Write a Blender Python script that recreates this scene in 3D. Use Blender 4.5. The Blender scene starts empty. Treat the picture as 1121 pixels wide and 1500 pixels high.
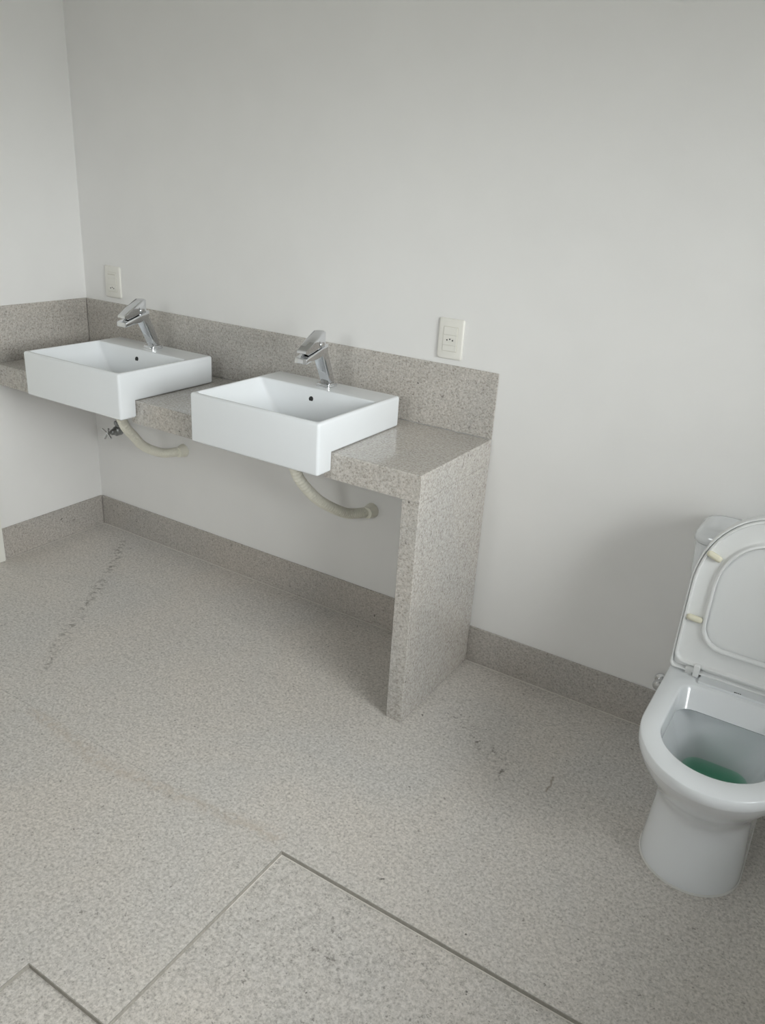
import bpy, bmesh, math, random
from mathutils import Vector, Matrix

scene = bpy.context.scene
COL = scene.collection
PI = math.pi

# ------------------------------------------------------------------ camera
cam_d = bpy.data.cameras.new('camera')
cam_d.sensor_fit = 'VERTICAL'; cam_d.sensor_height = 36.0
cam_d.lens = 1170.15 / 1500 * 36.0
cam_d.clip_start = 0.02
cam = bpy.data.objects.new('camera', cam_d); COL.objects.link(cam)
cam.location = (2.8071, -2.2202, 1.5200)
cam.rotation_euler = (1.1784, -0.0600, 0.5626)
scene.camera = cam

# ------------------------------------------------------------------ room size and window
XR, YF, ZC = 4.05, -3.05, 2.60          # right wall, front wall, ceiling
WY0, WY1, WZ0, WZ1 = -2.50, -0.72, 1.12, 2.05   # window opening in the right wall

FX0, FX1, FZ0, FZ1 = 1.45, 2.00, 1.55, 2.10       # unseen opening added in the front wall for frontal fill light

# ------------------------------------------------------------------ sky
world = bpy.data.worlds.new('overcast_sky'); scene.world = world
world.use_nodes = True
wn = world.node_tree; wn.nodes.clear()
wo = wn.nodes.new('ShaderNodeOutputWorld'); bg = wn.nodes.new('ShaderNodeBackground')
tc = wn.nodes.new('ShaderNodeTexCoord'); sp = wn.nodes.new('ShaderNodeSeparateXYZ')
rp = wn.nodes.new('ShaderNodeValToRGB')
rp.color_ramp.elements[0].position = 0.47; rp.color_ramp.elements[0].color = (0.30, 0.30, 0.29, 1)
rp.color_ramp.elements[1].position = 0.55; rp.color_ramp.elements[1].color = (0.99, 0.985, 1.0, 1)
ma = wn.nodes.new('ShaderNodeMath'); ma.operation = 'MULTIPLY_ADD'; ma.inputs[1].default_value = 0.5; ma.inputs[2].default_value = 0.5
wn.links.new(tc.outputs['Generated'], sp.inputs[0]); wn.links.new(sp.outputs[2], ma.inputs[0])
wn.links.new(ma.outputs[0], rp.inputs[0]); wn.links.new(rp.outputs[0], bg.inputs[0])
bg.inputs[1].default_value = 22.4
wn.links.new(bg.outputs[0], wo.inputs[0])
# portal that guides the sky light through the window opening
def portal(loc, facing, w, h):
    l = bpy.data.lights.new('window_portal', 'AREA'); l.shape = 'RECTANGLE'
    l.size = w; l.size_y = h; l.cycles.is_portal = True
    o = bpy.data.objects.new('window_portal', l); COL.objects.link(o); o.location = loc
    o.rotation_euler = Vector(facing).to_track_quat('-Z', 'Y').to_euler()
portal((XR + 0.12, (WY0 + WY1) / 2, (WZ0 + WZ1) / 2), (-1, 0, 0), WY1 - WY0, WZ1 - WZ0)
portal(((FX0 + FX1) / 2, YF - 0.12, (FZ0 + FZ1) / 2), (0, 1, 0), FX1 - FX0, FZ1 - FZ0)

vs = scene.view_settings
vs.view_transform = 'Standard'; vs.look = 'None'; vs.gamma = 1.0; vs.use_curve_mapping = False
vs.exposure = 0.0

# ------------------------------------------------------------------ materials
def srgb(r, g, b):
    f = lambda c: (c / 255 / 12.92) if c / 255 <= 0.04045 else ((c / 255 + 0.055) / 1.055) ** 2.4
    return (f(r), f(g), f(b), 1)

def plain(name, col, rough=0.4, metal=0.0, coat=0.0, noise=0.0, nscale=40, bump=0.0):
    m = bpy.data.materials.new(name); m.use_nodes = True
    nt = m.node_tree; b = nt.nodes['Principled BSDF']
    b.inputs['Roughness'].default_value = rough; b.inputs['Metallic'].default_value = metal
    b.inputs['Coat Weight'].default_value = coat; b.inputs['Coat Roughness'].default_value = 0.12
    t = nt.nodes.new('ShaderNodeTexCoord'); n = nt.nodes.new('ShaderNodeTexNoise')
    n.inputs['Scale'].default_value = nscale; n.inputs['Detail'].default_value = 4
    nt.links.new(t.outputs['Object'], n.inputs['Vector'])
    r = nt.nodes.new('ShaderNodeValToRGB')
    r.color_ramp.elements[0].position = 0.3; r.color_ramp.elements[1].position = 0.7
    r.color_ramp.elements[0].color = tuple(c * (1 - noise) for c in col[:3]) + (1,)
    r.color_ramp.elements[1].color = tuple(min(1, c * (1 + noise)) for c in col[:3]) + (1,)
    nt.links.new(n.outputs[0], r.inputs[0]); nt.links.new(r.outputs[0], b.inputs['Base Color'])
    if bump > 0:
        bp = nt.nodes.new('ShaderNodeBump'); bp.inputs['Strength'].default_value = bump; bp.inputs['Distance'].default_value = 0.002
        nt.links.new(n.outputs[0], bp.inputs['Height']); nt.links.new(bp.outputs[0], b.inputs['Normal'])
    return m

def granite(name, light, mid, dark, rough, bump=0.0, coat=0.0, veins=(), scale=1.0):
    """crystalline beige-grey granite; veins = [(polyline, half width, colour, strength)] in floor coordinates"""
    m = bpy.data.materials.new(name); m.use_nodes = True
    nt = m.node_tree; L = nt.links.new; N = nt.nodes.new; b = nt.nodes['Principled BSDF']
    t = N('ShaderNodeTexCoord')
    def noise(sc, det, ro=0.6, dist=0.0):
        n = N('ShaderNodeTexNoise'); n.inputs['Scale'].default_value = sc * scale; n.inputs['Detail'].default_value = det
        n.inputs['Roughness'].default_value = ro; n.inputs['Distortion'].default_value = dist
        L(t.outputs['Object'], n.inputs['Vector']); return n
    def ramp(src, *stops):
        r = N('ShaderNodeValToRGB'); e = r.color_ramp.elements
        while len(e) < len(stops): e.new(0.5)
        for k, (pos, c) in enumerate(stops):
            e[k].position = pos; e[k].color = c if len(c) == 4 else (c[0], c[1], c[2], 1)
        L(src, r.inputs[0]); return r
    def mix(fac, a, c, mode='MIX'):
        x = N('ShaderNodeMix'); x.data_type = 'RGBA'; x.blend_type = mode
        if isinstance(fac, float): x.inputs[0].default_value = fac
        else: L(fac, x.inputs[0])
        for s, v in ((6, a), (7, c)):
            if isinstance(v, tuple): x.inputs[s].default_value = v
            else: L(v, x.inputs[s])
        return x.outputs[2]
    g = lambda v: (v, v, v, 1)
    fine = noise(150, 5, 0.75)
    base = ramp(fine.outputs[0], (0.30, dark), (0.44, mid), (0.58, light), (0.80, tuple(min(1, c * 1.10) for c in light[:3])))
    vor = N('ShaderNodeTexVoronoi'); vor.inputs['Scale'].default_value = 230 * scale
    L(t.outputs['Object'], vor.inputs['Vector'])
    sv = N('ShaderNodeSeparateColor'); L(vor.outputs['Color'], sv.inputs[0])
    cells = ramp(sv.outputs[0], (0.0, g(0.80)), (0.5, g(1.0)), (1.0, g(1.10)))
    c1 = mix(0.75, base.outputs[0], cells.outputs[0], 'MULTIPLY')
    # small dark mica flecks
    fl = noise(75, 3, 0.7); flr = ramp(fl.outputs[0], (0.63, g(0)), (0.70, g(1)))
    c2 = mix(flr.outputs[0], c1, mix(0.65, c1, (0.10, 0.085, 0.07, 1)))
    # scarce bigger black specks
    bs = noise(55, 2, 0.5); bsr = ramp(bs.outputs[0], (0.74, g(0)), (0.765, g(0.75)))
    c3 = mix(bsr.outputs[0], c2, (0.05, 0.045, 0.04, 1))
    # cloudy warm / cool variation of the stone
    cl = noise(2.2, 3, 0.55, 0.6); clr = ramp(cl.outputs[0], (0.35, (0.965, 0.97, 0.97, 1)), (0.65, (1.03, 1.005, 0.975, 1)))
    c4 = mix(1.0, c3, clr.outputs[0], 'MULTIPLY')
    if veins:
        wob = noise(14, 3, 0.6)
        sx = N('ShaderNodeSeparateXYZ'); L(t.outputs['Object'], sx.inputs[0])
        def math_(op, a, c=None, d=None, clamp=False):
            q = N('ShaderNodeMath'); q.operation = op; q.use_clamp = clamp
            for k, v in enumerate((a, c, d)):
                if v is None: continue
                if isinstance(v, (int, float)): q.inputs[k].default_value = v
                else: L(v, q.inputs[k])
            return q.outputs[0]
        sw = N('ShaderNodeSeparateColor'); L(wob.outputs['Color'], sw.inputs[0])
        X = math_('ADD', sx.outputs[0], math_('MULTIPLY_ADD', sw.outputs[0], 0.05, -0.025))
        Y = math_('ADD', sx.outputs[1], math_('MULTIPLY_ADD', sw.outputs[1], 0.05, -0.025))
        brk = noise(60, 3, 0.6)
        for pts, hw, colr, strength, lo in veins:
            dmin = None
            for (ax, ay), (bx_, by_) in zip(pts[:-1], pts[1:]):
                dx, dy = bx_ - ax, by_ - ay; l2 = dx * dx + dy * dy
                px = math_('SUBTRACT', X, ax); py = math_('SUBTRACT', Y, ay)
                h = math_('MULTIPLY_ADD', px, dx / l2, math_('MULTIPLY', py, dy / l2), clamp=True)
                ex = math_('MULTIPLY_ADD', h, -dx, px); ey = math_('MULTIPLY_ADD', h, -dy, py)
                d = math_('SQRT', math_('ADD', math_('MULTIPLY', ex, ex), math_('MULTIPLY', ey, ey)))
                dmin = d if dmin is None else math_('MINIMUM', dmin, d)
            near = math_('MULTIPLY_ADD', dmin, -1.0 / hw, 1.0, clamp=True)
            bk = ramp(brk.outputs[0], (lo, g(0)), (lo + 0.10, g(strength)))
            c4 = mix(math_('MULTIPLY', near, bk.outputs[0]), c4, colr)
    L(c4, b.inputs['Base Color'])
    b.inputs['Roughness'].default_value = rough
    b.inputs['Coat Weight'].default_value = coat; b.inputs['Coat Roughness'].default_value = 0.08
    if bump > 0:
        bp = N('ShaderNodeBump'); bp.inputs['Strength'].default_value = bump; bp.inputs['Distance'].default_value = 0.0015
        L(fine.outputs[0], bp.inputs['Height']); L(bp.outputs[0], b.inputs['Normal'])
    return m

M = {}
M['paint'] = plain('white_wall_paint', (0.805, 0.797, 0.785), 0.55, noise=0.012, nscale=6)
M['ceiling'] = plain('white_ceiling_paint', (0.80, 0.79, 0.76), 0.8, noise=0.01, nscale=5)
BROWN = (0.09, 0.075, 0.06, 1)
floor_veins = [
    ([(0.237, -0.099), (0.42, -0.328), (0.553, -0.543), (0.667, -0.73), (0.788, -0.901)], 0.028, (0.17, 0.155, 0.135, 1), 0.75, 0.50),
    ([(1.991, -0.311), (2.06, -0.364), (2.113, -0.402), (2.167, -0.411), (2.208, -0.477)], 0.035, BROWN, 0.85, 0.54),
    ([(2.332, -0.404), (2.342, -0.438), (2.337, -0.467)], 0.006, (0.20, 0.15, 0.10, 1), 0.7, 0.30),
    ([(0.95, -1.06), (1.25, -1.09), (1.50, -1.07), (1.85, -1.02)], 0.030, (0.48, 0.39, 0.30, 1), 0.34, 0.42),
    ([(2.05, -1.28), (2.12, -1.22), (2.22, -1.20)], 0.05, (0.12, 0.10, 0.085, 1), 0.7, 0.60),
]
M['floor'] = granite('honed_floor_granite', (0.682, 0.656, 0.630), (0.553, 0.529, 0.500), (0.282, 0.266, 0.248), 0.55, bump=0.25, veins=floor_veins, scale=0.85)
M['polished'] = granite('polished_granite', (0.561, 0.541, 0.515), (0.453, 0.426, 0.394), (0.242, 0.217, 0.196), 0.17, coat=0.25, scale=0.95)
M['skirting'] = granite('skirting_granite', (0.505, 0.482, 0.458), (0.405, 0.381, 0.354), (0.225, 0.201, 0.183), 0.35, scale=0.95)
M['grout'] = plain('pale_grout', (0.74, 0.71, 0.66), 0.8, noise=0.06, nscale=90)
M['step_edge'] = plain('brown_grey_step_edge', (0.34, 0.32, 0.285), 0.85, noise=0.12, nscale=120)
M['ceramic'] = plain('white_glazed_ceramic', (0.80, 0.825, 0.85), 0.16, coat=0.5, noise=0.004, nscale=10)
M['seat'] = plain('white_seat_plastic', (0.80, 0.81, 0.81), 0.25, noise=0.004, nscale=10)
M['cream'] = plain('cream_switch_plastic', (0.78, 0.765, 0.715), 0.35, noise=0.01, nscale=30)
M['bumper'] = plain('cream_rubber_bumper', (0.78, 0.75, 0.60), 0.5, noise=0.02, nscale=60)
M['chrome'] = plain('polished_chrome', (0.72, 0.73, 0.75), 0.06, metal=1.0, noise=0.01, nscale=30)
M['dullmetal'] = plain('dull_grey_metal', (0.30, 0.31, 0.31), 0.32, metal=1.0, noise=0.08, nscale=60)
M['hose'] = plain('ivory_corrugated_plastic', (0.82, 0.80, 0.70), 0.45, noise=0.03, nscale=30)
M['dark'] = plain('dark_void', (0.02, 0.02, 0.02), 0.6, noise=0.1)
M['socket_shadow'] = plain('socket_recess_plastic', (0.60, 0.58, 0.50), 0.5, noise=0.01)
M['sealant'] = plain('white_sealant', (0.70, 0.70, 0.68), 0.5, noise=0.03)
M['doorpaint'] = plain('off_white_lacquer', (0.80, 0.79, 0.74), 0.35, noise=0.01)
M['frame'] = plain('white_aluminium', (0.78, 0.78, 0.78), 0.35, noise=0.01)

def water_mat():
    m = bpy.data.materials.new('green_water'); m.use_nodes = True
    nt = m.node_tree; nt.nodes.clear(); N = nt.nodes.new; L = nt.links.new
    o = N('ShaderNodeOutputMaterial'); mx = N('ShaderNodeMixShader'); fr = N('ShaderNodeFresnel'); fr.inputs[0].default_value = 1.33
    ge = N('ShaderNodeNewGeometry'); inv = N('ShaderNodeMath'); inv.operation = 'SUBTRACT'; inv.inputs[0].default_value = 1.0
    mu = N('ShaderNodeMath'); mu.operation = 'MULTIPLY'
    L(ge.outputs['Backfacing'], inv.inputs[1]); L(inv.outputs[0], mu.inputs[0]); L(fr.outputs[0], mu.inputs[1])
    tr = N('ShaderNodeBsdfTransparent'); tr.inputs[0].default_value = (0.80, 0.95, 0.88, 1)
    gl = N('ShaderNodeBsdfGlossy'); gl.inputs['Roughness'].default_value = 0.02
    L(mu.outputs[0], mx.inputs[0]); L(tr.outputs[0], mx.inputs[1]); L(gl.outputs[0], mx.inputs[2]); L(mx.outputs[0], o.inputs['Surface'])
    va = N('ShaderNodeVolumeAbsorption'); va.inputs['Color'].default_value = (0.12, 0.72, 0.50, 1); va.inputs['Density'].default_value = 13.0
    L(va.outputs[0], o.inputs['Volume'])
    return m
M['water'] = water_mat()
def pane_mat():
    m = bpy.data.materials.new('window_glass'); m.use_nodes = True
    nt = m.node_tree; nt.nodes.clear(); N = nt.nodes.new; L = nt.links.new
    o = N('ShaderNodeOutputMaterial'); mx = N('ShaderNodeMixShader'); fr = N('ShaderNodeFresnel'); fr.inputs[0].default_value = 1.45
    tr = N('ShaderNodeBsdfTransparent'); tr.inputs[0].default_value = (0.95, 0.97, 0.96, 1)
    gl = N('ShaderNodeBsdfGlossy'); gl.inputs['Roughness'].default_value = 0.01
    L(fr.outputs[0], mx.inputs[0]); L(tr.outputs[0], mx.inputs[1]); L(gl.outputs[0], mx.inputs[2]); L(mx.outputs[0], o.inputs[0])
    return m
M['pane'] = pane_mat()

# ------------------------------------------------------------------ helpers
def obj(name, bm, mat, parent=None, smooth=False, angle=35):
    bmesh.ops.recalc_face_normals(bm, faces=bm.faces[:])
    me = bpy.data.meshes.new(name); bm.to_mesh(me); bm.free()
    me.materials.append(M[mat])
    o = bpy.data.objects.new(name, me); COL.objects.link(o)
    if parent is not None: o.parent = parent; o.matrix_parent_inverse = Matrix.Translation(parent.location).inverted() if parent.type == 'EMPTY' else Matrix.Identity(4)
    if smooth:
        for p in me.polygons: p.use_smooth = True
        me.set_sharp_from_angle(angle=math.radians(angle))
    return o

def thing(name, label, cat, loc, group=None):
    o = bpy.data.objects.new(name, None); COL.objects.link(o)
    o.location = loc; o.empty_display_size = 0.05
    o['label'] = label; o['category'] = cat
    if group: o['group'] = group
    return o

def struct(name, bm, mat, label, parent=None, smooth=False):
    o = obj(name, bm, mat, parent, smooth)
    if parent is None: o['kind'] = 'structure'; o['label'] = label; o['category'] = name.split('_')[0]
    return o

def box(bm, x0, x1, y0, y1, z0, z1, bevel=0.0, seg=2):
    vs_ = [bm.verts.new((x, y, z)) for x in (x0, x1) for y in (y0, y1) for z in (z0, z1)]
    idx = [(0, 1, 3, 2), (4, 6, 7, 5), (0, 4, 5, 1), (2, 3, 7, 6), (0, 2, 6, 4), (1, 5, 7, 3)]
    fs = [bm.faces.new([vs_[i] for i in q]) for q in idx]
    if bevel > 0:
        es = list({e for f in fs for e in f.edges})
        bmesh.ops.bevel(bm, geom=es, offset=bevel, segments=seg, affect='EDGES', profile=0.5)
    return bm
def boxm(*a, **k): return box(bmesh.new(), *a, **k)

def prism(bm, poly, axis, a0, a1):
    """extrude a 2D polygon along an axis; poly holds the two other coordinates in order"""
    def P(u, v, w):
        return {'x': (w, u, v), 'y': (u, w, v), 'z': (u, v, w)}[axis]
    lo = [bm.verts.new(P(u, v, a0)) for u, v in poly]; hi = [bm.verts.new(P(u, v, a1)) for u, v in poly]
    n = len(poly)
    fs = [bm.faces.new(lo), bm.faces.new(list(reversed(hi)))]
    for i in range(n): fs.append(bm.faces.new((lo[i], lo[(i + 1) % n], hi[(i + 1) % n], hi[i])))
    return fs

def bevel_all(bm, off, seg=2, limit=30, convex=False):
    bmesh.ops.recalc_face_normals(bm, faces=bm.faces[:])
    es = [e for e in bm.edges if len(e.link_faces) == 2 and e.calc_face_angle(0) > math.radians(limit) and (e.is_convex or not convex)]
    bmesh.ops.bevel(bm, geom=es, offset=off, segments=seg, affect='EDGES', profile=0.5, clamp_overlap=True)

def loft(bm, loops, cap0=True, cap1=True, closed=True):
    rows = [[bm.verts.new(p) for p in lp] for lp in loops]
    for a, b in zip(rows[:-1], rows[1:]):
        n = len(a)
        for i in range(n if closed else n - 1):
            j = (i + 1) % n
            bm.faces.new((a[i], a[j], b[j], b[i]))
    if cap0: bm.faces.new(list(reversed(rows[0])))
    if cap1: bm.faces.new(rows[-1])
    return rows

def rrect(x0, x1, y0, y1, r, n=5):
    pts = []
    for cx, cy, a0 in ((x1 - r, y1 - r, 0), (x0 + r, y1 - r, 90), (x0 + r, y0 + r, 180), (x1 - r, y0 + r, 270)):
        for k in range(n + 1):
            a = math.radians(a0 + 90 * k / n); pts.append((cx + r * math.cos(a), cy + r * math.sin(a)))
    return pts

def tube(bm, pts, radf, nseg=16, cap=True):
    pts = [Vector(p) for p in pts]; loops = []; up = Vector((0, 0, 1)); prev = None
    for i, p in enumerate(pts):
        tdir = (pts[min(i + 1, len(pts) - 1)] - pts[max(i - 1, 0)]).normalized()
        if prev is None:
            ref = Vector((1, 0, 0)) if abs(tdir.x) < 0.8 else Vector((0, 1, 0))
            nrm = (ref - tdir * ref.dot(tdir)).normalized()
        else: nrm = (prev - tdir * prev.dot(tdir)).normalized()
        prev = nrm; bn = tdir.cross(nrm); r = radf(i) if callable(radf) else radf
        loops.append([p + nrm * r * math.cos(2 * PI * k / nseg) + bn * r * math.sin(2 * PI * k / nseg) for k in range(nseg)])
    loft(bm, loops, cap, cap)

def lathe(bm, prof, origin, axis, nseg=24):
    """prof = [(distance along the axis, radius)]"""
    o = Vector(origin); ax = Vector(axis).normalized()
    tube(bm, [o + ax * d for d, r in prof], lambda i: prof[i][1], nseg) if False else None
    ref = Vector((0, 0, 1)) if abs(ax.z) < 0.8 else Vector((1, 0, 0))
    u = (ref - ax * ref.dot(ax)).normalized(); v = ax.cross(u)
    loft(bm, [[o + ax * d + u * r * math.cos(2 * PI * k / nseg) + v * r * math.sin(2 * PI * k / nseg) for k in range(nseg)] for d, r in prof])

def catmull(pts, n):
    P = [Vector(p) for p in pts]; P = [P[0] * 2 - P[1]] + P + [P[-1] * 2 - P[-2]]; out = []
    for i in range(1, len(P) - 2):
        for k in range(n):
            t = k / n; a, b, c, d = P[i - 1], P[i], P[i + 1], P[i + 2]
            out.append(0.5 * ((2 * b) + (c - a) * t + (2 * a - 5 * b + 4 * c - d) * t * t + (3 * b - a - 3 * c + d) * t ** 3))
    out.append(P[-2]); return out

def apply_mods(o):
    dg = bpy.context.evaluated_depsgraph_get()
    me = bpy.data.meshes.new_from_object(o.evaluated_get(dg)); o.modifiers.clear(); old = o.data; o.data = me
    bpy.data.meshes.remove(old)

def dup(root, off, label, group=None):
    r = root.copy(); COL.objects.link(r); r.location = root.location + Vector(off); r['label'] = label
    if group: r['group'] = group
    for ch in list(root.children):
        c = ch.copy(); COL.objects.link(c); c.parent = r; c.matrix_parent_inverse = ch.matrix_parent_inverse
        for g_ in list(ch.children):
            d = g_.copy(); COL.objects.link(d); d.parent = c; d.matrix_parent_inverse = g_.matrix_parent_inverse
    return r

# ------------------------------------------------------------------ measures (metres)
E_ = 0.006                                     # how far stone skirtings stand proud of the plaster
CT, CH, CX, CD, CP = 0.800, 0.0788, 1.862, 0.445, 0.0546   # counter top, apron height, right end, depth, panel thickness
ZS, HB = 1.007, 0.136                          # top of the backsplash, baseboard height
STEP = 0.011                                   # sunken area of the floor
SX, SY, SX2, SY2 = 1.884, -1.047, 1.652, -1.578

# ------------------------------------------------------------------ room shell
TH = 0.11
# floor: back slab, front slab and sunken slab with fine joints
floor = bpy.data.objects.new('floor', None); COL.objects.link(floor)
floor['kind'] = 'structure'; floor['label'] = 'pale speckled granite floor with a shallow sunken area'; floor['category'] = 'floor'
J = 0.0004
bm = bmesh.new(); prism(bm, [(0, 0), (XR, 0), (XR, SY), (SX, SY), (0, SY + J)], 'z', -0.06, 0)
bevel_all(bm, 0.0003, 1); obj('slab', bm, 'floor', floor)
bm = bmesh.new(); prism(bm, [(0, SY - J), (SX, SY - J), (SX, SY2), (SX2, SY2), (SX2, YF), (0, YF)], 'z', -0.06, 0)
bevel_all(bm, 0.0003, 1); obj('slab', bm, 'floor', floor)
bm = bmesh.new(); prism(bm, [(SX + 0.001, SY - 0.001), (XR, SY - 0.001), (XR, YF), (SX2 + 0.001, YF), (SX2 + 0.001, SY2 - 0.001), (SX + 0.001, SY2 - 0.001)], 'z', -0.06, -STEP)
o = obj('sunken_slab', bm, 'floor', floor); o['label'] = 'sunken granite slab one step lower than the floor'
bm = bmesh.new(); box(bm, 0, XR, YF, 0, -0.10, -0.0605); obj('screed', bm, 'grout', floor)
# thin pale joints at the foot of the step and the skirtings
def joint(x0, x1, y0, y1, z): obj('grout_line', boxm(x0, x1, y0, y1, z - 0.004, z + 0.0008), 'grout', floor)
def edge(x0, x1, y0, y1): obj('step_edge', boxm(x0, x1, y0, y1, -STEP - 0.002, -0.0006), 'step_edge', floor)  # thin strips on the step faces, darker than the slabs
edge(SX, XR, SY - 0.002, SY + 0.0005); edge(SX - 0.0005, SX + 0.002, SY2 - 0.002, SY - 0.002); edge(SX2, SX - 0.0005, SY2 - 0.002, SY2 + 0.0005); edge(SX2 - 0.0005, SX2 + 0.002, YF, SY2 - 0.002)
joint(SX + 0.002, XR, SY - 0.0045, SY - 0.002, -STEP)
joint(SX + 0.002, SX + 0.004, SY - 0.20, SY - 0.0045, -STEP)
joint(0.006, CX - CP, -0.0105, -0.006, 0.0)
joint(CX, XR, -0.0105, -0.006, 0.0)
joint(0.006, 0.0105, -0.507, -0.0105, 0.0)

struct('wall_back', boxm(-TH, XR + TH, 0, TH, -0.1, ZC), 'paint', 'plain white painted wall behind the washbasins and toilet')
struct('ceiling', boxm(-TH, XR + TH, YF - TH, TH, ZC, ZC + TH), 'ceiling', 'plain white ceiling above the bathroom')
bm = bmesh.new()
box(bm, -TH, FX0, YF - TH, YF, -0.1, ZC); box(bm, FX1, XR + TH, YF - TH, YF, -0.1, ZC)
box(bm, FX0, FX1, YF - TH, YF, -0.1, FZ0); box(bm, FX0, FX1, YF - TH, YF, FZ1, ZC)
struct('wall_front', bm, 'paint', 'white wall opposite the washbasins with an added high window')
# left wall with a door opening
DY0, DY1, DZ = -1.41, -0.56, 2.10
bm = bmesh.new()
box(bm, -TH, 0, DY1, 0, -0.1, ZC); box(bm, -TH, 0, YF, DY0, -0.1, ZC); box(bm, -TH, 0, DY0, DY1, DZ, ZC)
struct('wall_left', bm, 'paint', 'short white wall at the end of the counter')
# right wall with the window opening
bm = bmesh.new()
box(bm, XR, XR + TH, WY1, 0, -0.1, ZC); box(bm, XR, XR + TH, YF, WY0, -0.1, ZC)
box(bm, XR, XR + TH, WY0, WY1, -0.1, WZ0); box(bm, XR, XR + TH, WY0, WY1, WZ1, ZC)
struct('wall_right', bm, 'paint', 'white wall with the daylight window')
def window(name, label, org, uax, nax, w, h):
    """white two-light window; org = lower corner on the inner wall face, uax along the wall, nax outwards"""
    t = bpy.data.objects.new(name, None); COL.objects.link(t); t.location = org
    t['kind'] = 'structure'; t['label'] = label; t['category'] = 'window'
    u, n, o_ = Vector(uax), Vector(nax), Vector(org)
    def bar(bm, a0, a1, z0, z1, d0, d1):
        p, q = o_ + u * a0 + n * d0, o_ + u * a1 + n * d1
        box(bm, min(p.x, q.x), max(p.x, q.x), min(p.y, q.y), max(p.y, q.y), o_.z + z0, o_.z + z1)
    F = 0.035; bm = bmesh.new()
    bar(bm, 0, w, 0, F, 0.05, 0.09); bar(bm, 0, w, h - F, h, 0.05, 0.09)
    bar(bm, 0, F, F, h - F, 0.05, 0.09); bar(bm, w - F, w, F, h - F, 0.05, 0.09); bar(bm, w / 2 - 0.02, w / 2 + 0.02, F, h - F, 0.05, 0.09)
    obj('window_frame', bm, 'frame', t)
    for a0, a1 in ((F, w / 2 - 0.02), (w / 2 + 0.02, w - F)):
        bm = bmesh.new(); bar(bm, a0, a1, F, h - F, 0.068, 0.072); obj('pane', bm, 'pane', t)
window('window_1', 'white framed sliding window in the right wall', (XR, WY0, WZ0), (0, 1, 0), (1, 0, 0), WY1 - WY0, WZ1 - WZ0)
window('added_fill_window', 'unseen white framed high window added in the front wall for fill light', (FX0, YF, FZ0), (1, 0, 0), (0, -1, 0), FX1 - FX0, FZ1 - FZ0)

# door and its casing on the left wall
bm = bmesh.new()
box(bm, 0.0, 0.016, DY1, -0.508, 0.0, DZ + 0.05, 0.002); box(bm, 0.0, 0.016, DY0 - 0.052, DY0, 0.0, DZ + 0.05, 0.002)
box(bm, 0.0, 0.016, DY0, DY1, DZ, DZ + 0.05, 0.002)
struct('trim_1', bm, 'doorpaint', 'off-white door casing beside the left skirting')
dr = struct('door_1', boxm(-0.06, -0.025, DY0 + 0.003, DY1 - 0.003, 0.005, DZ - 0.003, 0.002), 'doorpaint', 'flat off-white door in the left wall')
bm = bmesh.new(); lathe(bm, [(0, 0.024), (0.006, 0.024), (0.008, 0.010), (0.040, 0.010)], (-0.025, DY0 + 0.07, 1.0), (1, 0, 0))
tube(bm, [(0.012, DY0 + 0.07, 1.0), (0.014, DY0 + 0.13, 1.0), (0.012, DY0 + 0.18, 1.0)], 0.009, 12)
obj('door_handle', bm, 'chrome', dr, True)

# skirtings
def board(name, label, *a):
    struct(name, boxm(*a, bevel=0.0015, seg=1), 'skirting', label)
board('baseboard_back', 'granite skirting along the back wall under the counter', E_, CX - CP - 0.0005, -E_, 0.0, 0.0005, HB)
board('baseboard_back', 'granite skirting along the back wall between counter and toilet', CX + 0.0005, XR, -E_, 0.0, 0.0005, HB)
board('baseboard_left', 'granite skirting along the left wall under the counter', 0.0, E_, -0.5075, -E_ - 0.0003, 0.0005, HB)

# ------------------------------------------------------------------ vanity counter
BW, BD0, BD1, BZ0, BZ1 = 0.484, -0.515, -0.085, 0.745, 0.900    # basin width, front, back, bottom, rim
BX = [0.2905, 1.0870]                                            # left edges of the two basins
NI = 0.028                                                        # how far the cut-out lies inside the basin edge
van = thing('vanity_counter', 'polished beige granite counter on a side panel carrying the two white washbasins', 'counter', (CX / 2, -0.2, 0))
top = [(E_, -E_)]
bm = bmesh.new()
pts = [(E_, -E_), (E_, -CD)]
for x in BX: pts += [(x + NI, -CD), (x + NI, -0.125), (x + BW - NI, -0.125), (x + BW - NI, -CD)]
pts += [(CX, -CD), (CX, -E_)]
prism(bm, pts, 'z', CT - 0.020, CT); bmesh.ops.recalc_face_normals(bm, faces=bm.faces[:])
es = [e for e in bm.edges if all(v.co.z > CT - 0.001 for v in e.verts)]
bmesh.ops.bevel(bm, geom=es, offset=0.0032, segments=2, affect='EDGES', profile=0.5); obj('countertop', bm, 'polished', van)
zt, zb = CT - 0.0200, CT - CH
spans = [(E_, BX[0] + NI), (BX[0] + BW - NI, BX[1] + NI), (BX[1] + BW - NI, CX)]
for k, (a, b) in enumerate(spans):
    obj('apron', boxm(a, b, -CD, -CD + 0.020, zb, zt), 'polished', van)
obj('side_panel', boxm(CX - CP, CX, -CD, -0.0005, 0.0005, zb - 0.0008, bevel=0.0018), 'polished', van)
obj('side_cheek', boxm(CX - 0.020, CX, -CD + 0.0203, -0.0005, zb + 0.0002, zt), 'polished', van)
obj('backsplash', boxm(E_ + 0.0003, CX, -E_, -0.0005, CT + 0.0003, ZS, bevel=0.0018), 'polished', van)
obj('backsplash', boxm(0.0005, E_, -CD, -E_, CT - CH, ZS, bevel=0.0018), 'polished', van)

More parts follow.
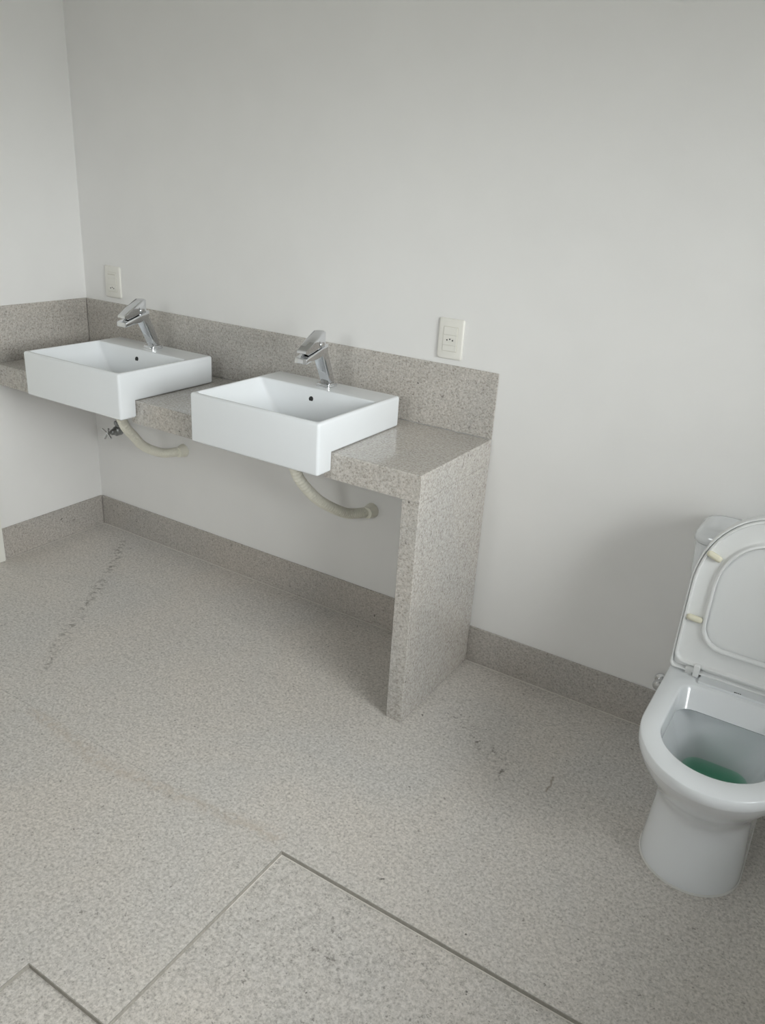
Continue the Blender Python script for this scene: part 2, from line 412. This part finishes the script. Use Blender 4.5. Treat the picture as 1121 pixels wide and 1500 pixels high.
# ------------------------------------------------------------------ washbasins
def make_basin(x0, label):
    x1 = x0 + BW
    t = thing('washbasin', label, 'washbasin', (x0 + BW / 2, -0.3, BZ0), 'semi-recessed washbasins on the counter')
    bm = bmesh.new()
    prof = [(BD0, BZ0), (-CD - 0.0015, BZ0), (-CD - 0.0015, CT + 0.0008), (BD1, CT + 0.0008), (BD1, BZ1), (BD0, BZ1)]
    prism(bm, prof, 'x', x0, x1); bevel_all(bm, 0.0085, 5, 60, True); bmesh.ops.recalc_face_normals(bm, faces=bm.faces[:])
    body = obj('basin_body', bm, 'ceramic', t)
    # lower tub that drops through the cut-out
    bm = bmesh.new(); box(bm, x0 + NI + 0.003, x1 - NI - 0.003, -CD - 0.01, -0.129, BZ0 + 0.002, CT + 0.01)
    tub = obj('cutter', bm, 'ceramic')
    # bowl hollow
    def inner(d, r): return rrect(x0 + 0.0165 - d, x1 - 0.0165 + d, BD0 + 0.0165 - d, -0.205 + d, r)
    lowp = rrect(x0 + 0.125, x1 - 0.125, BD0 + 0.075, -0.236, 0.03)
    midp = rrect(x0 + 0.100, x1 - 0.100, BD0 + 0.055, -0.229, 0.022)
    md2 = rrect(x0 + 0.108, x1 - 0.108, BD0 + 0.061, -0.2305, 0.024)
    bm = bmesh.new()
    seqs = [(BZ1 + 0.02, inner(0.0062, 0.016))] + [(BZ1 - 0.0062 + 0.0064 * math.cos(a), inner(0.0062 - 0.0062 * math.sin(a), 0.016 - 0.005 * math.sin(a))) for a in [math.radians(15 * k) for k in range(7)]]
    seqs += [(0.797, midp), (0.788, md2), (0.783, lowp)]
    loft(bm, [[(x, y, z) for x, y in lp] for z, lp in seqs])
    bmesh.ops.recalc_face_normals(bm, faces=bm.faces[:])
    cut = obj('cutter', bm, 'ceramic')
    for op, ob in (('UNION', tub), ('DIFFERENCE', cut)):
        md = body.modifiers.new(op, 'BOOLEAN'); md.operation = op; md.object = ob; md.solver = 'EXACT'
    apply_mods(body)
    for ob in (tub, cut):
        me = ob.data; bpy.data.objects.remove(ob); bpy.data.meshes.remove(me)
    for p in body.data.polygons: p.use_smooth = True
    body.data.set_sharp_from_angle(angle=math.radians(42))
    xc = x0 + BW / 2
    # overflow hole in the back wall of the bowl
    bm = bmesh.new(); nrm = Vector((0, -0.981, 0.19))
    lathe(bm, [(-0.002, 0.0), (-0.002, 0.0085), (0.0006, 0.0085), (0.0006, 0.0)], (xc - 0.012, -0.2116, 0.866), nrm, 20)
    o = obj('overflow_hole', bm, 'dark', t); o['label'] = 'dark overflow hole'
    bm = bmesh.new(); lathe(bm, [(0, 0.0), (0, 0.030), (0.003, 0.030), (0.004, 0.024), (0.002, 0.020), (0.002, 0.0)], (xc, -0.34, 0.7832), (0, 0, 1), 28)
    o = obj('drain', bm, 'chrome', t, True); o['label'] = 'chrome drain ring'
    return t
b_right = make_basin(BX[1], 'white rectangular ceramic washbasin next to the granite side panel')
b_left = make_basin(BX[0], 'white rectangular ceramic washbasin near the corner of the walls')

# ------------------------------------------------------------------ taps
def make_tap(xc, yc, label):
    t = thing('basin_tap', label, 'tap', (xc, yc, BZ1), 'single-lever taps on the washbasins')
    z0 = BZ1
    def W(x, y, z): return (xc + x, yc + y, z0 + z)
    bm = bmesh.new()
    for r, za, zb_ in ((0.027, 0.0002, 0.006), (0.0255, 0.006, 0.0115)):
        lp = rrect(-r, r, -r, r, 0.009)
        lp2 = rrect(-r + 0.0015, r - 0.0015, -r + 0.0015, r - 0.0015, 0.0085)
        loft(bm, [[W(x, y, za) for x, y in lp], [W(x, y, zb_ - 0.0015) for x, y in lp], [W(x, y, zb_) for x, y in lp2]])
    obj('base_plate', bm, 'chrome', t, True)
    # leaning column, wider towards the top
    bm = bmesh.new(); loops = []
    for k in range(7):
        s = k / 6; z = 0.0115 + 0.111 * s
        yc_ = 0.004 - 0.042 * s - 0.010 * s * s; hx = 0.0180 + 0.003 * s; hy = 0.0165 + 0.006 * s
        loops.append([W(x, y + yc_, z - y * 0.30 * s) for x, y in rrect(-hx, hx, -hy, hy, 0.006)])
    loft(bm, loops); col = obj('column', bm, 'chrome', t, True, 25)
    # oblique facet grooves on both flanks
    for s in (-1, 1):
        bm = bmesh.new(); pts = catmull([W(s * 0.0203, -0.044, 0.100), W(s * 0.0203, -0.034, 0.075), W(s * 0.0197, -0.016, 0.040)], 5)
        n = len(pts); tube(bm, pts, lambda i: 0.0004 + 0.0018 * math.sin(PI * (i + 0.5) / (n + 1)), 8); obj('groove', bm, 'dullmetal', col, True)
    # flat spout block
    bm = bmesh.new()
    prism(bm, [(-0.028, 0.1425), (-0.140, 0.1085), (-0.142, 0.0925), (-0.070, 0.104), (-0.030, 0.119)], 'x', xc - 0.0225, xc + 0.0225)
    for v in bm.verts: v.co.y += yc; v.co.z += z0
    bevel_all(bm, 0.002, 2); obj('spout', bm, 'chrome', t, True)
    # lever: a round cap over the column running out into a thick wedge above the spout
    bm = bmesh.new(); out = []
    for k in range(15):
        a = math.radians(180 * k / 14); out.append((0.0218 * math.cos(a), -0.052 + 0.0218 * math.sin(a)))
    out += [(-0.0205, -0.105), (-0.0175, -0.138), (0.0175, -0.138), (0.0205, -0.105)]
    spz = lambda y: 0.1425 + (y + 0.028) * 0.3036            # top face of the spout
    def topz(y): return 0.180 if y > -0.058 else 0.180 + (y + 0.058) * 0.60
    tip = lambda y: 0.016 if y < -0.12 else (0.006 if y < -0.1 else 0.0)
    loft(bm, [[W(x * 0.86, y + tip(y), spz(y + tip(y)) + 0.003) for x, y in out], [W(x, y, max(topz(y) - 0.0085, spz(y) + 0.006) if y < -0.06 else spz(y) + 0.0045) for x, y in out],
              [W(x, y, topz(y) - 0.0025) for x, y in out], [W(x * 0.95, y * 0.995, topz(y) - 0.0006) for x, y in out],
              [W(x * 0.80, -0.075 + (y + 0.075) * 0.93, topz(-0.075 + (y + 0.075) * 0.93) + 0.0012) for x, y in out]])
    lev = obj('lever', bm, 'chrome', t, True, 30)
    bm = bmesh.new()
    bmp = bmesh.ops.create_uvsphere(bm, u_segments=16, v_segments=10, radius=0.0085)
    for v in bm.verts: v.co = Vector(W(v.co.x + 0.0165, v.co.y - 0.066, v.co.z + 0.1445))
    o = obj('pivot', bm, 'chrome', lev, True)
    for s in (-1, 1):
        bm = bmesh.new(); lathe(bm, [(0, 0.0), (0, 0.0125), (0.0004, 0.0125), (0.0004, 0.0)], W(s * 0.0209, -0.064, 0.1475), (s, 0, 0), 20)
        o = obj('pivot_recess', bm, 'dullmetal', lev)
    bm = bmesh.new(); lathe(bm, [(0, 0.0185), (0.012, 0.0185)], W(0, -0.052, 0.128), (0, -0.1, 1), 24); obj('neck', bm, 'chrome', t, True)
    return t
t_right = make_tap(1.331, -0.148, 'chrome lever tap on the washbasin next to the granite side panel')
dup(t_right, (BX[0] - BX[1] + 0.004, 0, 0), 'chrome lever tap on the washbasin near the corner of the walls')

# ------------------------------------------------------------------ drain hoses
def make_hose(path, label):
    t = thing('drain_hose', label, 'hose', path[-1], 'corrugated drain hoses under the washbasins')
    pts = catmull(path, 26)
    bm = bmesh.new(); tube(bm, pts, lambda i: 0.0188 if i % 4 in (0, 1) else 0.0170, 18)
    obj('corrugated_pipe', bm, 'hose', t, True, 60)
    p = Vector(path[-1])
    bm = bmesh.new(); lathe(bm, [(0, 0.0), (0, 0.027), (0.010, 0.026), (0.020, 0.0215), (0.034, 0.0205), (0.034, 0.0)], (p.x, -0.0005, p.z), (0, -1, 0), 24)
    obj('wall_collar', bm, 'hose', t, True)
    return t
make_hose([(1.330, -0.335, 0.742), (1.333, -0.325, 0.700), (1.340, -0.300, 0.630), (1.347, -0.24, 0.560), (1.354, -0.19, 0.515), (1.371, -0.13, 0.474), (1.393, -0.085, 0.450), (1.420, -0.045, 0.446), (1.440, -0.012, 0.448)],
          'ivory corrugated drain hose ending nearest the granite side panel')
make_hose([(0.545, -0.335, 0.742), (0.542, -0.330, 0.700), (0.532, -0.295, 0.630), (0.514, -0.24, 0.574), (0.497, -0.19, 0.525), (0.492, -0.13, 0.487), (0.500, -0.08, 0.466), (0.516, -0.04, 0.464), (0.527, -0.012, 0.464)],
          'ivory corrugated drain hose beside the grey shut-off valve')

# ------------------------------------------------------------------ shut-off valve under the left basin
sv = thing('shutoff_valve', 'small grey metal shut-off valve on the wall under a washbasin', 'valve', (0.196, 0.0, 0.487))
vx, vz = 0.196, 0.488
bm = bmesh.new(); lathe(bm, [(0, 0.0), (0, 0.024), (0.004, 0.023), (0.008, 0.013), (0.008, 0.0)], (vx, -0.0003, vz), (0, -1, 0)); obj('escutcheon', bm, 'dullmetal', sv, True)
bm = bmesh.new()
lathe(bm, [(0, 0.011), (0.028, 0.011), (0.030, 0.020), (0.054, 0.020), (0.058, 0.015), (0.074, 0.012), (0.078, 0.007), (0.096, 0.005)], (vx, -0.008, vz), (0, -1, 0))
lathe(bm, [(0, 0.011), (0.026, 0.011), (0.028, 0.014), (0.040, 0.014)], (vx, -0.050, vz), (0, 0, 1), 6)
obj('valve_body', bm, 'dullmetal', sv, True)
bm = bmesh.new()
tube(bm, [(vx - 0.026, -0.108, vz + 0.016), (vx, -0.103, vz), (vx + 0.026, -0.108, vz - 0.016)], 0.0042, 10)
tube(bm, [(vx - 0.014, -0.108, vz - 0.024), (vx, -0.103, vz), (vx + 0.014, -0.108, vz + 0.024)], 0.0042, 10)
obj('handle', bm, 'chrome', sv, True)
sh = thing('supply_hose', 'short braided metal hose rising from the shut-off valve', 'hose', (vx, -0.05, vz + 0.04))
bm = bmesh.new(); pts = catmull([(vx, -0.050, vz + 0.0405), (vx + 0.01, -0.050, vz + 0.10), (vx + 0.06, -0.060, vz + 0.18), (vx + 0.13, -0.09, vz + 0.252)], 16)
tube(bm, pts, lambda i: 0.0058 if i % 2 else 0.0052, 10); obj('braided_tube', bm, 'dullmetal', sh, True, 70)

# ------------------------------------------------------------------ outlets
def make_outlet(x0, x1, z0, z1, kind, label):
    xc, zc = (x0 + x1) / 2, (z0 + z1) / 2
    t = thing('power_outlet', label, 'outlet', (xc, 0, zc))
    w, h = (x1 - x0) / 2, (z1 - z0) / 2
    bm = bmesh.new(); L_ = []
    for ins, y in ((0, -0.0003), (0, -0.005), (0.002, -0.0075), (0.006, -0.0085)):
        L_.append([(xc + x, y, zc + z) for x, z in rrect(-w + ins, w - ins, -h + ins, h - ins, 0.006)])
    loft(bm, L_); obj('cover_plate', bm, 'cream', t, True)
    iw, ih = 0.0235, 0.0365
    obj('module_bezel', boxm(xc - iw - 0.0012, xc + iw + 0.0012, -0.0089, -0.0080, zc - ih - 0.0012, zc + ih + 0.0012), 'socket_shadow', t)
    def module(za, zb_, name):
        return obj(name, boxm(xc - iw, xc + iw, -0.0105, -0.0085, zc + za, zc + zb_, bevel=0.0008, seg=2), 'cream', t)
    def socket(za, zb_):
        so = module(za, zb_, 'socket_module'); zm = zc + (za + zb_) / 2
        bm = bmesh.new()
        hexa = [(-0.0185, 0), (-0.012, 0.0072), (0.012, 0.0072), (0.0185, 0), (0.012, -0.0072), (-0.012, -0.0072)]
        lo = [(xc + x, -0.0115, zm + z) for x, z in hexa]; inn = [(xc + x * 0.93, -0.0115, zm + z * 0.88) for x, z in hexa]
        bk = [(xc + x * 0.90, -0.0107, zm + z * 0.84) for x, z in hexa]; base_ = [(xc + x * 1.03, -0.0103, zm + z * 1.05) for x, z in hexa]
        loft(bm, [base_, lo, inn, bk], cap0=False); obj('socket_well', bm, 'cream', so)
        for dx, dz in ((-0.0095, 0.0), (0.0, 0.003), (0.0095, 0.0)):
            bm = bmesh.new(); lathe(bm, [(0, 0.0), (0, 0.0024), (0.0004, 0.0024), (0.0004, 0.0)], (xc + dx, -0.0106, zm + dz), (0, -1, 0), 12); obj('pin_hole', bm, 'dark', so)
    if kind == 'single':
        module(0.0125, ih, 'blank_module'); socket(-0.0125 - 0.006, 0.0120); module(-ih, -0.0190, 'blank_module')
    else:
        sw = module(0.0135, ih, 'rocker_switch')
        obj('rocker_ridge', boxm(xc - iw + 0.003, xc + iw - 0.003, -0.0116, -0.0103, zc + ih - 0.009, zc + ih - 0.006), 'socket_shadow', sw)
        module(-0.0105, 0.0130, 'blank_module'); socket(-ih, -0.0110)
    return t
make_outlet(1.6465, 1.7315, 1.0245, 1.1475, 'single', 'cream wall outlet above the counter by the granite side panel')
make_outlet(0.1300, 0.2170, 1.0270, 1.1485, 'switch', 'cream switch and outlet plate above the counter near the wall corner')

# ------------------------------------------------------------------ toilet
TX, RZ = 2.725, 0.380
toi = thing('toilet', 'white close-coupled ceramic toilet with seat and cover raised against its tank', 'toilet', (TX, -0.35, 0), None)
def dsec(w, yf, yc, yb, n=2.0, nb=0.02, N=30):
    """D-shaped outline: straight sides, elliptic front; counter-clockwise, fixed point count"""
    pts = []
    for k in range(N + 1):
        a = PI + PI * k / N
        c, s = math.cos(a), math.sin(a)
        pts.append((w * math.copysign(abs(c) ** (2 / n), c), yc - (yc - yf) * abs(s) ** (2 / n)))
    for k in range(1, 5): pts.append((w, yc + (yb - nb - yc) * k / 4))
    for k in range(1, 6):
        a = PI / 2 * k / 5; pts.append((w - nb + nb * math.cos(a), yb - nb + nb * math.sin(a)))
    for k in range(1, 6): pts.append(((w - nb) * (1 - 2 * k / 6), yb))
    for k in range(0, 6):
        a = PI / 2 + PI / 2 * k / 5; pts.append((-w + nb + nb * math.cos(a), yb - nb + nb * math.sin(a)))
    for k in range(1, 4): pts.append((-w, yb - nb + (yc - yb + nb) * k / 4))
    return pts
bm = bmesh.new(); loops = []
ext = [  # z, half width, front, start of curve, back
    (0.0035, 0.1200, -0.592, -0.470, -0.030), (0.020, 0.1200, -0.592, -0.470, -0.030), (0.060, 0.1170, -0.585, -0.468, -0.030), (0.110, 0.1130, -0.577, -0.463, -0.030),
    (0.150, 0.1110, -0.574, -0.460, -0.030), (0.180, 0.1120, -0.5775, -0.462, -0.030), (0.205, 0.1170, -0.5910, -0.465, -0.030), (0.232, 0.1255, -0.6120, -0.470, -0.030),
    (0.260, 0.1370, -0.639, -0.478, -0.030), (0.285, 0.1480, -0.662, -0.486, -0.030), (0.310, 0.1595, -0.683, -0.493, -0.030), (0.335, 0.1695, -0.700, -0.498, -0.030),
    (0.355, 0.1755, -0.7115, -0.500, -0.030), (0.373, 0.1765, -0.7135, -0.500, -0.030), (0.3782, 0.1755, -0.7125, -0.500, -0.031), (0.3803, 0.1725, -0.7095, -0.500, -0.034)]
def refine(rows, n=3):
    out = []
    for i in range(len(rows) - 1):
        a, b, c, d = (rows[max(0, min(len(rows) - 1, i + k))] for k in (-1, 0, 1, 2))
        for k in range(n):
            t = k / n
            out.append(tuple(0.5 * (2 * q + (r - p) * t + (2 * p - 5 * q + 4 * r - u) * t * t + (3 * q - p - 3 * r + u) * t ** 3) for p, q, r, u in zip(a, b, c, d)))
    return out + [rows[-1]]
ext = refine(ext[:-3]) + ext[-2:]
for z, w, yf, yc, yb in ext: loops.append([(TX + x, y, z) for x, y in dsec(w, yf, yc, yb)])
# rim inner edge and bowl
inn = [  # z, half width, front, curve start, back, corner radius
    (0.3808, 0.1500, -0.6800, -0.510, -0.270, 0.045), (0.3805, 0.1310, -0.6500, -0.515, -0.302, 0.045), (0.3785, 0.1280, -0.6470, -0.515, -0.305, 0.043), (0.372, 0.1262, -0.6450, -0.515, -0.309, 0.042),
    (0.350, 0.1235, -0.6420, -0.513, -0.325, 0.042), (0.331, 0.1215, -0.6400, -0.512, -0.340, 0.042), (0.328, 0.1222, -0.6405, -0.512, -0.338, 0.042),
    (0.325, 0.1300, -0.6440, -0.510, -0.318, 0.042), (0.300, 0.1260, -0.6330, -0.500, -0.316, 0.045), (0.250, 0.1080, -0.5900, -0.470, -0.318, 0.045),
    (0.205, 0.0880, -0.5250, -0.440, -0.322, 0.045), (0.185, 0.0760, -0.4850, -0.425, -0.325, 0.042), (0.160, 0.0640, -0.4550, -0.415, -0.328, 0.035),
    (0.153, 0.0560, -0.4450, -0.410, -0.333, 0.030), (0.150, 0.0460, -0.4350, -0.405, -0.338, 0.028), (0.120, 0.0380, -0.4250, -0.400, -0.345, 0.024), (0.110, 0.0300, -0.418, -0.398, -0.352, 0.018)]
for z, w, yf, yc, yb, nb in inn: loops.append([(TX + x, y, z) for x, y in dsec(w, yf, yc, yb, 2.0, nb)])
loft(bm, loops)
bowl = obj('bowl', bm, 'ceramic', toi, True, 60)
# raised ledge between the hinges
bm = bmesh.new(); loft(bm, [[(TX + x, y, z) for x, y in rrect(-0.096 + i, 0.096 - i, -0.292 + i, -0.215, 0.004)] for z, i in ((0.376, 0), (0.3855, 0), (0.387, 0.0015))])
obj('hinge_ledge', bm, 'ceramic', bowl, True)
bm = bmesh.new()
for k, x in enumerate((-0.0085, -0.0045, 0.0, 0.0045)):
    box(bm, TX + x, TX + x + 0.0036, -0.2875 if k != 0 else -0.2885, -0.2845, 0.3868, 0.3874)
o = obj('maker_mark', bm, 'dark', bowl); o['label'] = 'tiny dark printed mark'
bm = bmesh.new()
loft(bm, [[(TX + x, y, z) for x, y in dsec(w, yf, yc, yb, 2.0, nb)] for z, w, yf, yc, yb, nb in ((0.106, 0.034, -0.422, -0.398, -0.348, 0.018), (0.120, 0.041, -0.428, -0.400, -0.342, 0.024), (0.149, 0.060, -0.448, -0.408, -0.330, 0.03), (0.160, 0.068, -0.459, -0.415, -0.324, 0.035), (0.190, 0.0825, -0.498, -0.430, -0.320, 0.042))])
o = obj('water', bm, 'water', toi); o['label'] = 'green tinted water in the bowl'
bm = bmesh.new(); loft(bm, [[(TX + x, y, z) for x, y in dsec(0.120 + i, -0.592 - i, -0.470, -0.030)] for z, i in ((0.0003, 0.0028), (0.002, 0.0024), (0.0050, 0.0005))])
o = obj('sealant_bead', bm, 'sealant', toi, True); o['label'] = 'pale sealant bead around the foot'
# tank and lid
def tank_sec(w, yf, yb, r): return rrect(-w, w, yf, yb, r, 6)
bm = bmesh.new()
loft(bm, [[(TX + x, y, z) for x, y in tank_sec(w, yf, -0.012, r)] for z, w, yf, r in ((0.381, 0.150, -0.150, 0.03), (0.395, 0.160, -0.156, 0.035), (0.50, 0.180, -0.162, 0.035), (0.62, 0.193, -0.166, 0.035), (0.7035, 0.198, -0.168, 0.035))])
obj('tank', bm, 'ceramic', toi, True, 50)
bm = bmesh.new()
loft(bm, [[(TX + x, y, z) for x, y in tank_sec(w, yf, yb, r)] for z, w, yf, yb, r in ((0.7050, 0.199, -0.169, -0.010, 0.036), (0.7075, 0.203, -0.173, -0.008, 0.040), (0.720, 0.203, -0.173, -0.008, 0.040), (0.730, 0.200, -0.170, -0.009, 0.039), (0.738, 0.193, -0.163, -0.012, 0.037), (0.7425, 0.184, -0.154, -0.018, 0.034), (0.7445, 0.170, -0.140, -0.030, 0.028))])
lid = obj('tank_lid', bm, 'ceramic', toi, True, 60)
bm = bmesh.new(); lathe(bm, [(0, 0.0), (0, 0.024), (0.004, 0.023), (0.005, 0.020), (0.005, 0.0)], (TX, -0.088, 0.744), (0, 0, 1)); obj('flush_button', bm, 'chrome', lid, True)
# seat cover and seat ring, hinged at the back of the rim and leaning on the tank
LEAN = math.radians(7.0); HY, HZ = -0.246, 0.392
def SP(x, s, d):
    """x across, s up the raised seat from the hinge, d out of its plane towards the room"""
    return (TX + x, HY + s * math.sin(LEAN) - d * math.cos(LEAN), HZ + s * math.cos(LEAN) - d * math.sin(LEAN) * -1 * -1)
def seat_outline(w, s0, sc, s1, r, N=30):
    # straight sides from s0 to sc, elliptic end at s1, rounded lower corners
    return [(x, -y) for x, y in dsec(w, -s1, -sc, -s0, 2.0, r, N)]
bm = bmesh.new(); loops = []
for ins, d in ((0.0, -0.006), (0.0, 0.011), (0.0008, 0.0128), (0.0030, 0.0135), (0.0046, 0.0125), (0.0055, 0.010), (0.0070, 0.003), (0.030, 0.0)):
    loops.append([SP(x, s, d) for x, s in seat_outline(0.1770 - ins, -0.004 + ins, 0.235, 0.4475 - ins, 0.012)])
back = [[SP(x, s, -0.010) for x, s in seat_outline(0.165, 0.008, 0.235, 0.435, 0.012)]]
loft(bm, back + loops); obj('seat_cover', bm, 'seat', toi, True, 40)
# ring: inner hole outline shares the point order of the outer outline
bm = bmesh.new()
def ringloop(w, s0, sc, s1, r, d): return [SP(x, s, d) for x, s in seat_outline(w, s0, sc, s1, r)]
O = lambda i, d: ringloop(0.1708 - i, 0.016 + i * 0.9, 0.235, 0.4413 - i, max(0.010, 0.026 - i), d)
I = lambda i, d: ringloop(0.1145 + i, 0.079 - i, 0.235, 0.372 + i, 0.055 + i * 0.6, d)
seq = [O(0.004, 0.0040), O(0.0005, 0.006), O(0.0, 0.0145), O(0.0012, 0.0165), O(0.0050, 0.0170), O(0.0072, 0.0150), O(0.0085, 0.0100), O(0.012, 0.0085),
       I(0.014, 0.0085), I(0.0100, 0.0105), I(0.0082, 0.0150), I(0.006, 0.0168), I(0.0015, 0.0168), I(0.0, 0.0150), I(0.0, 0.006), I(0.003, 0.0040)]
rows = [[bm.verts.new(p) for p in lp] for lp in seq]
for a, b in zip(rows, rows[1:] + rows[:1]):
    for i in range(len(a)):
        j = (i + 1) % len(a); bm.faces.new((a[i], a[j], b[j], b[i]))
ring = obj('seat_ring', bm, 'seat', toi, True, 50)
for sx in (-1, 1):
    for x, s, rot in ((0.1345, 0.316, -0.36), (0.1440, 0.143, -0.06)):
        bm = bmesh.new(); c = Vector((x * sx, s)); d2 = Vector((math.cos(rot) * sx, -math.sin(rot))) * 0.0195
        a, b = c + d2 * 1.0, c - d2
        n = 9; pts = [SP(*(a + (b - a) * k / (n - 1)), 0.0150) for k in range(n)]
        tube(bm, pts, lambda i: 0.0085 * math.sqrt(max(0.06, 1 - ((i - 4) / 4.3) ** 6)), 12)
        o = obj('bumper', bm, 'bumper', ring, True, 60); o['label'] = 'cream rubber bumper'
for sx in (-1, 1):
    bm = bmesh.new(); lathe(bm, [(0, 0.0), (0, 0.0085), (0.001, 0.0095), (0.019, 0.0095), (0.020, 0.0085), (0.020, 0.0)], (TX + sx * 0.1165, HY - 0.004, HZ + 0.001), (sx, 0, 0), 18)
    box(bm, TX + sx * 0.127 - 0.009, TX + sx * 0.127 + 0.009, HY - 0.012, HY + 0.004, 0.378, HZ, 0.002)
    obj('hinge', bm, 'seat', toi, True)
    bm = bmesh.new(); x0, x1 = sorted((TX + sx * 0.100, TX + sx * 0.1155))
    box(bm, x0, x1, HY - 0.026, HY - 0.008, HZ - 0.009, HZ + 0.024, 0.003)
    obj('hinge_arm', bm, 'seat', ring, True)

# ------------------------------------------------------------------ toilet supply valve
tv = thing('supply_valve', 'small round chrome valve on the wall behind the toilet', 'valve', (2.497, 0, 0.18))
bm = bmesh.new(); lathe(bm, [(0, 0.0), (0, 0.020), (0.004, 0.019), (0.007, 0.010), (0.030, 0.010), (0.030, 0.0)], (2.503, -E_ - 0.0003, 0.185), (0, -1, 0)); obj('stem', bm, 'chrome', tv, True)
bm = bmesh.new(); lathe(bm, [(0, 0.006), (0.002, 0.0135), (0.006, 0.0165), (0.014, 0.0165), (0.019, 0.0130), (0.021, 0.006), (0.0215, 0.0005)], (2.503, -0.034, 0.185), (0, -1, 0)); obj('knob', bm, 'chrome', tv, True)
